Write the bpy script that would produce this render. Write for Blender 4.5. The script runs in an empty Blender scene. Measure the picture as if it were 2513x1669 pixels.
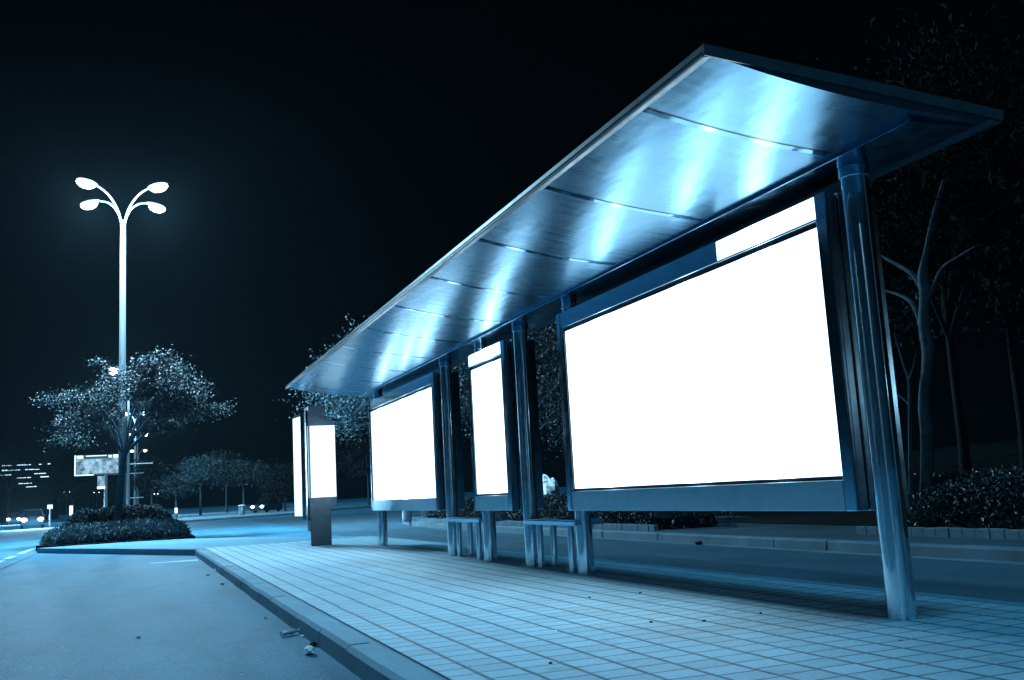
import bpy, math, random
import numpy as np
from mathutils import Vector, Matrix

S = 0.8                      # all numbers below are in camera heights; one is 0.8 m
random.seed(7)
rng = np.random.default_rng(11)
sc = bpy.context.scene
COL = sc.collection
PI = math.pi

# ------------------------------------------------------------------ camera
YAW, PITCH, ROLL = math.radians(158.85216), math.radians(8.56079), math.radians(-3.18984)
F = Vector((math.cos(PITCH)*math.cos(YAW), math.cos(PITCH)*math.sin(YAW), math.sin(PITCH)))
RT = F.cross(Vector((0, 0, 1))).normalized()
UP = RT.cross(F)
CR = math.cos(ROLL)*RT + math.sin(ROLL)*UP
CU = -math.sin(ROLL)*RT + math.cos(ROLL)*UP
FPX = 2427.0
cam = bpy.data.cameras.new('camera')
cam.sensor_width = 36
cam.lens = FPX/2513*36
cam.clip_start = 0.05
cam.clip_end = 4000
co = bpy.data.objects.new('camera', cam)
COL.objects.link(co)
M = Matrix.Identity(4)
for i in range(3):
    M[i][0], M[i][1], M[i][2] = CR[i], CU[i], -F[i]
M[2][3] = S
co.matrix_world = M
sc.camera = co

def gdir(px, py):
    return CR*((px-1256.5)/FPX) - CU*((py-834.5)/FPX) + F

def gp(px, py, z=0.0):
    """where the photo shows a spot of ground of height z"""
    d = gdir(px, py)
    t = (z-1.0)/d.z
    return (d.x*t, d.y*t, z)

def gd(px, dist, py=1240):
    d = gdir(px, py)
    h = math.hypot(d.x, d.y)
    return (d.x*dist/h, d.y*dist/h)

# ------------------------------------------------------------------ materials
def new_mat(name):
    m = bpy.data.materials.new(name)
    m.use_nodes = True
    nt = m.node_tree
    b = nt.nodes['Principled BSDF']
    return m, nt, b

def node(nt, t, **kw):
    n = nt.nodes.new(t)
    for k, v in kw.items():
        if k in n.inputs.keys() if not isinstance(k, int) else False:
            n.inputs[k].default_value = v
        else:
            setattr(n, k, v)
    return n

def math_node(nt, op, a, b=None, c=None):
    n = nt.nodes.new('ShaderNodeMath')
    n.operation = op
    for i, v in enumerate((a, b, c)):
        if v is None:
            continue
        if isinstance(v, (int, float)):
            n.inputs[i].default_value = v
        else:
            nt.links.new(v, n.inputs[i])
    return n.outputs[0]

def mix_col(nt, fac, a, b, blend='MIX'):
    n = nt.nodes.new('ShaderNodeMix')
    n.data_type = 'RGBA'
    n.blend_type = blend
    for i, v in ((0, fac), (6, a), (7, b)):
        if isinstance(v, (int, float)):
            n.inputs[i].default_value = v
        elif isinstance(v, (tuple, list)):
            n.inputs[i].default_value = (*v, 1) if len(v) == 3 else v
        else:
            nt.links.new(v, n.inputs[i])
    return n.outputs[2]

def pos_units(nt, sx=1, sy=1, sz=1):
    g = nt.nodes.new('ShaderNodeNewGeometry')
    m = nt.nodes.new('ShaderNodeVectorMath')
    m.operation = 'MULTIPLY'
    m.inputs[1].default_value = (sx/S, sy/S, sz/S)
    nt.links.new(g.outputs['Position'], m.inputs[0])
    return m.outputs[0]

def noise(nt, vec, scale, detail=4, rough=.55, lo=.3, hi=.7):
    n = nt.nodes.new('ShaderNodeTexNoise')
    n.inputs['Scale'].default_value = scale
    n.inputs['Detail'].default_value = detail
    n.inputs['Roughness'].default_value = rough
    nt.links.new(vec, n.inputs['Vector'])
    r = nt.nodes.new('ShaderNodeMapRange')
    r.inputs['From Min'].default_value = lo
    r.inputs['From Max'].default_value = hi
    nt.links.new(n.outputs[0], r.inputs[0])
    return r.outputs[0]

def bump(nt, b, h, strength=.3, dist=.01):
    n = nt.nodes.new('ShaderNodeBump')
    n.inputs['Strength'].default_value = strength
    n.inputs['Distance'].default_value = dist
    nt.links.new(h, n.inputs['Height'])
    nt.links.new(n.outputs[0], b.inputs['Normal'])

TINT = (.46, .80, 1.0)
def tint(v, t=TINT):
    return (v*t[0], v*t[1], v*t[2])

def ground_mat(name, v, var=.35, grain=90, rough=.85, stretch=(.5, 1.6, 1), spec=.05, t=TINT, bstr=.25, grainy=.35):
    m, nt, b = new_mat(name)
    p = pos_units(nt)
    ps = pos_units(nt, *stretch)
    n1 = noise(nt, ps, .8, 5, .62)
    n2 = noise(nt, p, grain, 3, .6, .25, .75)
    n3 = noise(nt, ps, 4, 4)
    c = mix_col(nt, n1, tint(v*(1-var), t), tint(v*(1+var), t))
    c = mix_col(nt, math_node(nt, 'MULTIPLY', n3, .35), c, tint(v*.75, t))
    c = mix_col(nt, math_node(nt, 'MULTIPLY', n2, grainy), c, tint(v*1.5, t))
    if grainy > .5:
        # worn dark patches, fine dark pits and pale grit
        patch = noise(nt, pos_units(nt, .45, 1.1, 1), 1.1, 7, .7, .52, .72)
        c = mix_col(nt, math_node(nt, 'MULTIPLY', patch, .5), c, tint(v*.52, t))
        pit = noise(nt, p, 26, 2, .5, .60, .72)
        c = mix_col(nt, math_node(nt, 'MULTIPLY', pit, .6), c, tint(v*.5, t))
        grit = noise(nt, p, 30, 1, .5, .70, .78)
        c = mix_col(nt, grit, c, tint(v*2.6, t))
    nt.links.new(c, b.inputs['Base Color'])
    b.inputs['Roughness'].default_value = rough
    b.inputs['Specular IOR Level'].default_value = spec
    bump(nt, b, n2, bstr, .006)
    return m

def metal_mat(name, base, rough=.2, aniso=0, uv=False, dents=0, scratch=0, var=.06, rotation=0.0, stretch=(3, 3, 3), dstretch=(.55, 1.6, 1.2), edge=(.72, .88, .97)):
    m, nt, b = new_mat(name)
    b.inputs['Metallic'].default_value = 1
    b.inputs['Specular Tint'].default_value = (*edge, 1)
    p = pos_units(nt, *stretch)
    n = noise(nt, p, 2.2, 5, .6)
    r = nt.nodes.new('ShaderNodeMapRange')
    r.inputs['To Min'].default_value = max(.02, rough-var)
    r.inputs['To Max'].default_value = rough+var
    nt.links.new(n, r.inputs[0])
    nt.links.new(r.outputs[0], b.inputs['Roughness'])
    c = mix_col(nt, n, tuple(x*.86 for x in base), base)
    nt.links.new(c, b.inputs['Base Color'])
    if aniso:
        b.inputs['Anisotropic'].default_value = aniso
        b.inputs['Anisotropic Rotation'].default_value = rotation
        tg = nt.nodes.new('ShaderNodeTangent')
        if uv:
            tg.direction_type = 'UV_MAP'
        else:
            tg.direction_type = 'RADIAL'
            tg.axis = 'Z'
        nt.links.new(tg.outputs[0], b.inputs['Tangent'])
    if dents:
        h = noise(nt, pos_units(nt, *dstretch), 1.3, 3, .5, 0, 1)
        bump(nt, b, h, dents, .05)
    return m

STEEL = (.66, .84, .94)
M_ = {}
M_['steel'] = metal_mat('polished_steel', STEEL, .17)
M_['pillar'] = metal_mat('pillar_steel', (.66, .84, .94), .26, aniso=.9, rotation=.25, var=.04, stretch=(14, 14, .5))
def polish(m):
    # a mirror lobe over the lathe-brushed one
    nt = m.node_tree
    a = nt.nodes['Principled BSDF']
    b = nt.nodes.new('ShaderNodeBsdfPrincipled')
    b.inputs['Metallic'].default_value = 1
    b.inputs['Base Color'].default_value = (.70, .86, .95, 1)
    b.inputs['Roughness'].default_value = .06
    mx = nt.nodes.new('ShaderNodeMixShader')
    mx.inputs[0].default_value = .55
    nt.links.new(a.outputs[0], mx.inputs[1])
    nt.links.new(b.outputs[0], mx.inputs[2])
    nt.links.new(mx.outputs[0], nt.nodes['Material Output'].inputs['Surface'])
polish(M_['pillar'])
M_['frame'] = metal_mat('brushed_frame_steel', (.62, .82, .93), .16, var=.03)
M_['sill'] = metal_mat('dull_sill_steel', (.56, .76, .86), .38, var=.03)
M_['ceiling'] = metal_mat('brushed_ceiling_sheet', (.100, .212, .295), .28, aniso=.2, uv=True, dents=.16, var=.025, stretch=(6, .6, 1))
M_['strip'] = metal_mat('mirror_strip', (.13, .28, .40), .10, dents=.05)
M_['rim'] = metal_mat('canopy_rim_sheet', (.045, .085, .11), .42, var=.08)
M_['rim'].node_tree.nodes['Principled BSDF'].inputs['Metallic'].default_value = .25
M_['soffit'] = metal_mat('canopy_soffit_sheet', (.16, .32, .44), .14, dents=.04)
M_['lamp'] = metal_mat('galvanised_lamp_steel', (.6, .72, .8), .45)
m, nt, b = new_mat('painted_lamp_pole'); b.inputs['Base Color'].default_value = (.20, .25, .28, 1); b.inputs['Roughness'].default_value = .5
M_['pole'] = m

def plain(name, c, rough=.6, metal=0, spec=.5, var=.25, scale=6):
    m, nt, b = new_mat(name)
    n = noise(nt, pos_units(nt), scale, 4)
    k = mix_col(nt, n, tuple(x*(1-var) for x in c), tuple(x*(1+var) for x in c))
    nt.links.new(k, b.inputs['Base Color'])
    b.inputs['Roughness'].default_value = rough
    b.inputs['Metallic'].default_value = metal
    b.inputs['Specular IOR Level'].default_value = spec
    return m

M_['black'] = plain('black_gasket', (.006, .010, .014), .25)
M_['dark'] = plain('dark_paint', (.02, .035, .05), .4)
M_['night'] = plain('unlit_facade', (.004, .008, .012), .8, 0, .1)
M_['kiosk'] = plain('dark_kiosk_panel', (.05, .085, .11), .32, .6)

def emit(name, c, s, sample=True, pattern=0):
    m, nt, b = new_mat(name)
    b.inputs['Base Color'].default_value = (.02, .02, .02, 1)
    b.inputs['Roughness'].default_value = .3
    b.inputs['Emission Color'].default_value = (*c, 1)
    b.inputs['Emission Strength'].default_value = s
    if pattern:
        n = noise(nt, pos_units(nt), pattern, 3, .6, .35, .65)
        k = mix_col(nt, n, tuple(x*.02 for x in c), c)
        nt.links.new(k, b.inputs['Emission Color'])
    if not sample:
        m.cycles.emission_sampling = 'NONE'
    return m

PANEL = (.62, .84, 1.0)
M_['screen'] = emit('backlit_poster', PANEL, 1.25)
def glow_bands():
    # made-up upright bands of extra glow in the sheet, streaking the ceiling reflections
    nt = M_['screen'].node_tree
    b = nt.nodes['Principled BSDF']
    g = nt.nodes.new('ShaderNodeNewGeometry')
    sp = nt.nodes.new('ShaderNodeSeparateXYZ')
    nt.links.new(g.outputs['Position'], sp.inputs[0])
    d = None
    for xt in (-6.55, -7.75, -9.5, -13.2, -16.9, -18.1, -19.9):
        a = math_node(nt, 'ABSOLUTE', math_node(nt, 'SUBTRACT', sp.outputs[0], xt*S))
        d = a if d is None else math_node(nt, 'MINIMUM', d, a)
    r = nt.nodes.new('ShaderNodeMapRange')
    r.interpolation_type = 'SMOOTHSTEP'
    r.inputs['From Min'].default_value = 0
    r.inputs['From Max'].default_value = .30*S
    r.inputs['To Min'].default_value = 3.9
    r.inputs['To Max'].default_value = .85
    nt.links.new(d, r.inputs[0])
    nt.links.new(r.outputs[0], b.inputs['Emission Strength'])
glow_bands()
M_['kscreen'] = emit('kiosk_poster', PANEL, .46)
M_['lens'] = emit('lamp_glass', (.8, .93, 1.0), 4, False)
M_['head'] = emit('headlight_glass', (.85, .95, 1.0), 6, False)
M_['window'] = emit('lit_window', (.45, .75, 1.0), .5, False, 0)
M_['board'] = emit('lit_billboard_face', (.40, .70, .95), .22, False, 2.6)
M_['boardframe'] = emit('lit_billboard_edge', (.6, .85, 1.0), .5, False)

# tiled pavement ----------------------------------------------------------
def tile_mat():
    m, nt, b = new_mat('pavement_tiles')
    g = nt.nodes.new('ShaderNodeNewGeometry')
    sp = nt.nodes.new('ShaderNodeSeparateXYZ')
    nt.links.new(g.outputs['Position'], sp.inputs[0])
    x, y = sp.outputs[0], sp.outputs[1]
    wob = noise(nt, pos_units(nt), .9, 2, .5, 0, 1)
    wx = math_node(nt, 'ADD', math_node(nt, 'DIVIDE', x, .2085*S), math_node(nt, 'MULTIPLY', wob, .25))
    wy = math_node(nt, 'ADD', math_node(nt, 'DIVIDE', math_node(nt, 'SUBTRACT', y, 1.783*S), .2478*S), math_node(nt, 'MULTIPLY', math_node(nt, 'SUBTRACT', wob, .5), .12))
    wx = math_node(nt, 'ADD', wx, .70)
    rowv = nt.nodes.new('ShaderNodeTexWhiteNoise'); rowv.noise_dimensions = '1D'
    nt.links.new(math_node(nt, 'FLOOR', wy), rowv.inputs['W'])
    wx = math_node(nt, 'ADD', wx, math_node(nt, 'MULTIPLY', rowv.outputs[0], .3))
    fx, fy = math_node(nt, 'FRACT', wx), math_node(nt, 'FRACT', wy)
    ix, iy = math_node(nt, 'FLOOR', wx), math_node(nt, 'FLOOR', wy)
    dx = math_node(nt, 'MINIMUM', fx, math_node(nt, 'SUBTRACT', 1, fx))
    dy = math_node(nt, 'MINIMUM', fy, math_node(nt, 'SUBTRACT', 1, fy))
    cv = nt.nodes.new('ShaderNodeCombineXYZ')
    nt.links.new(ix, cv.inputs[0]); nt.links.new(iy, cv.inputs[1])
    wn = nt.nodes.new('ShaderNodeTexWhiteNoise'); wn.noise_dimensions = '2D'
    nt.links.new(cv.outputs[0], wn.inputs['Vector'])
    cv2 = nt.nodes.new('ShaderNodeCombineXYZ')
    nt.links.new(iy, cv2.inputs[1])
    wn2 = nt.nodes.new('ShaderNodeTexWhiteNoise'); wn2.noise_dimensions = '2D'
    nt.links.new(cv2.outputs[0], wn2.inputs['Vector'])
    # the long joints are wide, the cross joints fine and partly filled
    fill = noise(nt, pos_units(nt), 5, 3)
    def line(d, w):
        r = nt.nodes.new('ShaderNodeMapRange')
        r.inputs['From Min'].default_value = w*.55
        r.inputs['From Max'].default_value = w*1.35
        r.inputs['To Min'].default_value = 1
        r.inputs['To Max'].default_value = 0
        nt.links.new(d, r.inputs[0])
        return r.outputs[0]
    ly = math_node(nt, 'MULTIPLY', line(dy, .058), math_node(nt, 'ADD', .72, math_node(nt, 'MULTIPLY', fill, .28)))
    lx = math_node(nt, 'MULTIPLY', line(dx, .046), math_node(nt, 'ADD', .68, math_node(nt, 'MULTIPLY', fill, .3)))
    joint = math_node(nt, 'MAXIMUM', lx, ly)
    p = pos_units(nt)
    n1 = noise(nt, p, .7, 5, .6)
    n2 = noise(nt, p, 40, 2, .6, .25, .75)
    stain = noise(nt, p, 3.3, 7, .72, .57, .70)
    v = .56
    tt = (.47, .82, 1.0)
    c = mix_col(nt, wn.outputs[0], tint(v*.80, tt), tint(v*1.12, tt))
    c = mix_col(nt, math_node(nt, 'MULTIPLY', n1, .55), c, tint(v*.62, tt))
    c = mix_col(nt, math_node(nt, 'MULTIPLY', n2, .5), c, tint(v*1.4, tt))
    c = mix_col(nt, math_node(nt, 'MULTIPLY', stain, .45), c, tint(v*.42, tt))
    c = mix_col(nt, joint, c, tint(.10, (.4, .8, 1)))
    nt.links.new(c, b.inputs['Base Color'])
    b.inputs['Roughness'].default_value = .7
    b.inputs['Specular IOR Level'].default_value = .10
    h = math_node(nt, 'ADD', math_node(nt, 'MULTIPLY', joint, -1), math_node(nt, 'ADD', math_node(nt, 'MULTIPLY', n2, .12), math_node(nt, 'MULTIPLY', wn.outputs[0], .15)))
    bump(nt, b, h, .5, .006)
    return m
M_['tiles'] = tile_mat()
M_['concrete'] = ground_mat('island_concrete', .34, .2, 80, .75, t=(.30,.74,1))
M_['kerb'] = ground_mat('kerb_stone', .34, .3, 60, .75, (1, 1, 1), t=(.36,.76,1), grainy=.5)
M_['bay'] = ground_mat('bay_concrete', .21, .45, 34, .72, (.35, 1.5, 1), t=(.15, .66, 1), grainy=.75, bstr=.5)
M_['road'] = ground_mat('asphalt', .20, .40, 34, .7, (.3, 1.2, 1), t=(.16, .66, 1), grainy=.6)
M_['rear'] = ground_mat('dark_asphalt', .12, .4, 34, .8, (.4, 1.4, 1), t=(.34, .74, 1), grainy=.7)
M_['paint'] = ground_mat('worn_road_paint', .62, .3, 30, .6, (2, 2, 1))
M_['farpave'] = ground_mat('far_pavement_slabs', .10, .35, 40, .8, (1, 1, 1))
M_['farkerb'] = ground_mat('far_kerb_stone', .22, .35, 40, .7, (1.5, 1, 1))
M_['soil'] = ground_mat('dark_grass', .008, .6, 30, .95, (1, 1, 1), t=(.6, .95, 1), bstr=.6)
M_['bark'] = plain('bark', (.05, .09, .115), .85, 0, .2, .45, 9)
M_['barkdark'] = plain('unlit_bark', (.004, .008, .011), .85, 0, .2, .45, 9)  # shaded copy of the bark: the unlit wood's darkness is in the colour
M_['paper'] = plain('white_paper', (.88, .93, .95), .7, 0, .3, .06)
M_['plastic'] = plain('clear_plastic', (.5, .62, .7), .12, 0, .6)
M_['tarp'] = plain('white_tarpaulin', (.75, .85, .9), .5)
M_['binbody'] = plain('grey_bin_steel', (.30, .40, .46), .35, .5)

def leaf_mat(name, v, rough=.5, t=(.42, .82, 1.0), spec=.25):
    m, nt, b = new_mat(name)
    g = nt.nodes.new('ShaderNodeNewGeometry')
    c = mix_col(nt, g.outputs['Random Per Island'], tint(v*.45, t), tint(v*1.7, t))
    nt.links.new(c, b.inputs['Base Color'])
    b.inputs['Roughness'].default_value = rough
    b.inputs['Specular IOR Level'].default_value = spec
    return m
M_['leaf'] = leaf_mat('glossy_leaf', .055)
M_['leafdark'] = leaf_mat('shaded_leaf', .012, .6)  # shaded copy of the leaf, lack of lamplight put into the colour
M_['leafnight'] = leaf_mat('unlit_wood_leaf', .003, .8, spec=.08)  # unlit slope trees: night shade painted in as near-black leaves
M_['leaflit'] = leaf_mat('lit_tree_leaf', .10)  # lamplit copy of the leaf, the lamplight put into a paler colour
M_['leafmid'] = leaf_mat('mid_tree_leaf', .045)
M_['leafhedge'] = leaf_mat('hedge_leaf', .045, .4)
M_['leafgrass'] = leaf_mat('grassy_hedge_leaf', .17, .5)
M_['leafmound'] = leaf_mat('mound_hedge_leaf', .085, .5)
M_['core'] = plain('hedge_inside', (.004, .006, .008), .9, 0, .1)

# ------------------------------------------------------------------ mesh builder
class MB:
    def __init__(s):
        s.v, s.f, s.m, s.uv = [], [], [], None
    def add(s, vs, fs, mi=0):
        o = len(s.v)
        s.v += [tuple(p) for p in vs]
        for f in fs:
            s.f.append(tuple(i+o for i in f)); s.m.append(mi)
    def box(s, x0, x1, y0, y1, z0, z1, mi=0):
        s.add([(x0, y0, z0), (x1, y0, z0), (x1, y1, z0), (x0, y1, z0), (x0, y0, z1), (x1, y0, z1), (x1, y1, z1), (x0, y1, z1)],
              [(0, 3, 2, 1), (4, 5, 6, 7), (0, 1, 5, 4), (1, 2, 6, 5), (2, 3, 7, 6), (3, 0, 4, 7)], mi)
    def prism(s, poly, z0, z1, mi=0):
        n = len(poly)
        a = sum(poly[i][0]*poly[(i+1) % n][1]-poly[(i+1) % n][0]*poly[i][1] for i in range(n))
        if a < 0:
            poly = poly[::-1]
        vs = [(x, y, z0) for x, y in poly]+[(x, y, z1) for x, y in poly]
        fs = [tuple(range(n-1, -1, -1)), tuple(range(n, 2*n))]+[(i, (i+1) % n, n+(i+1) % n, n+i) for i in range(n)]
        s.add(vs, fs, mi)
    def sheet(s, poly, z, mi=0):
        n = len(poly)
        a = sum(poly[i][0]*poly[(i+1) % n][1]-poly[(i+1) % n][0]*poly[i][1] for i in range(n))
        if a < 0:
            poly = poly[::-1]
        s.add([(x, y, z) for x, y in poly], [tuple(range(n))], mi)
    def extrude_x(s, prof, x0, x1, mi=0):
        """closed (y,z) profile swept along x"""
        n = len(prof)
        a = sum(prof[i][0]*prof[(i+1) % n][1]-prof[(i+1) % n][0]*prof[i][1] for i in range(n))
        if a < 0:
            prof = prof[::-1]
        vs = [(x0, y, z) for y, z in prof]+[(x1, y, z) for y, z in prof]
        fs = [tuple(range(n-1, -1, -1)), tuple(range(n, 2*n))]+[(i, (i+1) % n, n+(i+1) % n, n+i) for i in range(n)]
        s.add(vs, fs, mi)
    def tube(s, path, rad, n=12, mi=0, caps=True, smooth=False):
        path = [Vector(p) for p in path]
        if smooth and len(path) > 2:
            rr_ = [rad]*len(path) if isinstance(rad, (int, float)) else list(rad)
            P, Q = [], []
            for i in range(len(path)-1):
                p0, p1, p2, p3 = path[max(i-1, 0)], path[i], path[i+1], path[min(i+2, len(path)-1)]
                for k in range(5):
                    u = k/5
                    P.append(.5*((2*p1)+(p2-p0)*u+(2*p0-5*p1+4*p2-p3)*u*u+(3*p1-p0-3*p2+p3)*u**3))
                    Q.append(rr_[i]+(rr_[i+1]-rr_[i])*u)
            path, rad = P+[path[-1]], Q+[rr_[-1]]
        if isinstance(rad, (int, float)):
            rad = [rad]*len(path)
        rings = []
        ref = None
        for i, p in enumerate(path):
            d = (path[min(i+1, len(path)-1)]-path[max(i-1, 0)]).normalized()
            if ref is None:
                ref = Vector((1, 0, 0)) if abs(d.x) < .9 else Vector((0, 1, 0))
            a = d.cross(ref)
            if a.length < 1e-4:
                a = d.cross(Vector((0, 1, .3)))
            a.normalize()
            bb = d.cross(a)
            ref = bb.cross(d) if False else ref
            rings.append([p+rad[i]*(math.cos(2*PI*k/n)*a+math.sin(2*PI*k/n)*bb) for k in range(n)])
        vs = [q for r in rings for q in r]
        fs = []
        for i in range(len(path)-1):
            for k in range(n):
                fs.append((i*n+k, i*n+(k+1) % n, (i+1)*n+(k+1) % n, (i+1)*n+k))
        if caps:
            fs.append(tuple(range(n-1, -1, -1)))
            L = (len(path)-1)*n
            fs.append(tuple(range(L, L+n)))
        s.add(vs, fs, mi)
    def cyl(s, x, y, z0, z1, r, r1=None, n=24, mi=0):
        s.tube([(x, y, z0), (x, y, z1)], [r, r if r1 is None else r1], n, mi)
    def lathe(s, x, y, prof, n=24, mi=0):
        vs, fs = [], []
        for r, z in prof:
            vs += [(x+r*math.cos(2*PI*k/n), y+r*math.sin(2*PI*k/n), z) for k in range(n)]
        for i in range(len(prof)-1):
            for k in range(n):
                fs.append((i*n+k, i*n+(k+1) % n, (i+1)*n+(k+1) % n, (i+1)*n+k))
        fs.append(tuple(range(n-1, -1, -1)))
        L = (len(prof)-1)*n
        fs.append(tuple(range(L, L+n)))
        s.add(vs, fs, mi)
    def blob(s, c, r, n=10, mi=0, jit=0, seed=0, zmin=None):
        rr = random.Random(seed)
        vs, fs = [], []
        for i in range(n+1):
            th = PI*i/n
            for k in range(2*n):
                ph = PI*k/n
                j = 1+jit*(rr.random()*2-1)
                z = c[2]+r[2]*math.cos(th)*j
                if zmin is not None:
                    z = max(z, zmin)
                vs.append((c[0]+r[0]*math.sin(th)*math.cos(ph)*j, c[1]+r[1]*math.sin(th)*math.sin(ph)*j, z))
        for i in range(n):
            for k in range(2*n):
                fs.append((i*2*n+k, (i+1)*2*n+k, (i+1)*2*n+(k+1) % (2*n), i*2*n+(k+1) % (2*n)))
        s.add(vs, fs, mi)
    def build(s, name, mats, parent=None, smooth=False, bev=0, origin=(0, 0, 0)):
        me = bpy.data.meshes.new(name)
        o = bpy.data.objects.new(name, me)
        off = wloc(parent) if parent else Vector(origin)*S
        me.from_pydata([tuple(Vector(p)*S-off) for p in s.v], [], s.f)
        if not isinstance(mats, (list, tuple)):
            mats = [mats]
        for mm in mats:
            me.materials.append(mm)
        me.polygons.foreach_set('material_index', s.m)
        if s.uv:
            uvl = me.uv_layers.new(name='UVMap')
            for lp in me.loops:
                uvl.data[lp.index].uv = s.uv(s.v[lp.vertex_index])
        if smooth:
            me.polygons.foreach_set('use_smooth', [True]*len(me.polygons))
            me.set_sharp_from_angle(angle=math.radians(38))
        me.update()
        COL.objects.link(o)
        if parent:
            o.parent = parent
        else:
            o.location = off
        if bev:
            md = o.modifiers.new('bevel', 'BEVEL')
            md.width = bev*S
            md.segments = 2
            md.limit_method = 'ANGLE'
            md.angle_limit = math.radians(40)
        return o

def wloc(o):
    v = Vector(o.location)
    while o.parent:
        o = o.parent
        v = v+Vector(o.location)
    return v

def thing(name, label, cat, loc, group=None):
    o = bpy.data.objects.new(name, None)
    o.empty_display_size = .2
    COL.objects.link(o)
    o.location = Vector(loc)*S
    return tag(o, label, cat, group)

def tag(o, label, cat, group=None):
    o['label'] = label
    o['category'] = cat
    if group:
        o['group'] = group
    return o

def struct(o):
    o['kind'] = 'structure'
    return o

def dup(root, loc, label, group=None, rotz=None, scale=None):
    def rec(o, parent):
        c = o.copy()
        COL.objects.link(c)
        if parent:
            c.parent = parent
        for ch in list(o.children):
            rec(ch, c)
        return c
    r = rec(root, None)
    r.location = Vector(loc)*S
    r['label'] = label
    if group:
        r['group'] = group
    if rotz is not None:
        r.rotation_euler = (0, 0, rotz)
    if scale is not None:
        r.scale = (scale,)*3 if isinstance(scale, (int, float)) else scale
    return r

# ------------------------------------------------------------------ foliage
def leaves(name, C, size, mat, parent, up=.35, core=None, aspect=.5, sizevar=.35, droop=0.0):
    C = np.asarray(C, float)
    n = len(C)
    nor = rng.normal(size=(n, 3))
    nor /= np.linalg.norm(nor, axis=1)[:, None]
    nor[:, 2] += up*1.6
    nor /= np.linalg.norm(nor, axis=1)[:, None]
    t = rng.normal(size=(n, 3))
    t[:, 2] -= droop
    t -= nor*np.sum(t*nor, axis=1)[:, None]
    t /= np.linalg.norm(t, axis=1)[:, None]+1e-9
    b = np.cross(nor, t)
    sz = size*(1+sizevar*(rng.random(n)*2-1))
    L, W = sz[:, None]*.5, sz[:, None]*.5*aspect
    bend = nor*(sz[:, None]*.10)
    V = np.stack([C-t*L-bend, C+b*W-t*L*.15, C+t*L-bend, C-b*W-t*L*.15], axis=1).reshape(-1, 3)
    nv = 4*n
    cv, cf = ([], []) if core is None else (core.v, core.f)
    allv = [tuple(p) for p in V]+list(cv)
    me = bpy.data.meshes.new(name)
    off = wloc(parent) if parent else Vector((0, 0, 0))
    A = np.array(allv)*S-np.array(off)
    faces = [(4*i, 4*i+1, 4*i+2, 4*i+3) for i in range(n)]+[tuple(k+nv for k in f) for f in cf]
    me.from_pydata(A.tolist(), [], faces)
    me.materials.append(mat)
    if core is not None:
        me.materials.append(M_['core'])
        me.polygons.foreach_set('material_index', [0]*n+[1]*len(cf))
    me.update()
    o = bpy.data.objects.new(name, me)
    COL.objects.link(o)
    if parent:
        o.parent = parent
    return o

def clump_cloud(cent, spread, per, flat=.45):
    out = []
    for c in cent:
        k = int(per*(.6+.8*rng.random()))
        s = spread*(.65+.7*rng.random())
        d = rng.normal(size=(k, 3))*np.array([s, s, s*flat])*.5
        out.append(np.array(c)+d)
    return np.concatenate(out)

def crown_points(c, r, n, hollow=.35, gap=.25):
    """clump centres spread in an uneven ellipsoid"""
    out = []
    ph = rng.random(6)*6.28
    while len(out) < n:
        d = rng.normal(size=3)
        d /= np.linalg.norm(d)
        az = math.atan2(d[1], d[0])
        lim = 1+gap*(math.sin(3*az+ph[0])*.5+math.sin(5*az+ph[1]+2*d[2])*.4+math.sin(4*d[2]+ph[2])*.4)
        rad = (hollow+(1-hollow)*rng.random()**.5)*lim
        if d[2] < -.55:
            continue
        out.append(np.array(c)+d*rad*np.array(r))
    return out

def make_tree(name, label, base, fork_z, crown_c, crown_r, nclump, per, leafsize, leafmat, trunk_r=.16, lean=None, spread=.75,
              group=None, gap=.25, hollow=.35, flat=.5, branches=9, limb=1.0, up=.35, trunk_path=None, twig=None, bark='bark'):
    t = thing(name, label, 'tree', base, group)
    cen = crown_points(crown_c, crown_r, nclump, hollow, gap) if twig is None else twig
    tr = MB()
    bx, by, bz = base
    if trunk_path is None:
        lx, ly = lean or (0, 0)
        trunk_path = [(bx, by, bz-.05), (bx+lx*.2+.02, by+ly*.25, bz+(fork_z-bz)*.3), (bx+lx*.55, by+ly*.6, bz+(fork_z-bz)*.65), (bx+lx, by+ly, fork_z)]
    rads = [trunk_r*(1.15-(.45 if len(trunk_path) < 6 else .40 if i < len(trunk_path)-3 else .80)*i/(len(trunk_path)-1)) for i in range(len(trunk_path))]
    rads[0] *= 1.2
    tr.tube(trunk_path, rads, 12, smooth=True)
    fk = Vector(trunk_path[-1])
    sel = [] if not branches else [cen[i] for i in rng.choice(len(cen), min(branches, len(cen)), replace=False)]
    for c in sel:
        c = Vector(c)
        mid = fk.lerp(c, .5)+Vector((0, 0, .12*(c-fk).length))+Vector(rng.normal(size=3)*.08)
        tr.tube([fk-Vector((0, 0, .15)), fk.lerp(mid, .5)+Vector(rng.normal(size=3)*.04), mid, c], [trunk_r*.55*limb, trunk_r*.42*limb, trunk_r*.28*limb, trunk_r*.09*limb], 6, smooth=True)
    tr.build('trunk', M_[bark], t, smooth=True)
    leaves('crown', clump_cloud(cen, spread, per, flat), leafsize, leafmat, t, up)
    return t

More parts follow.
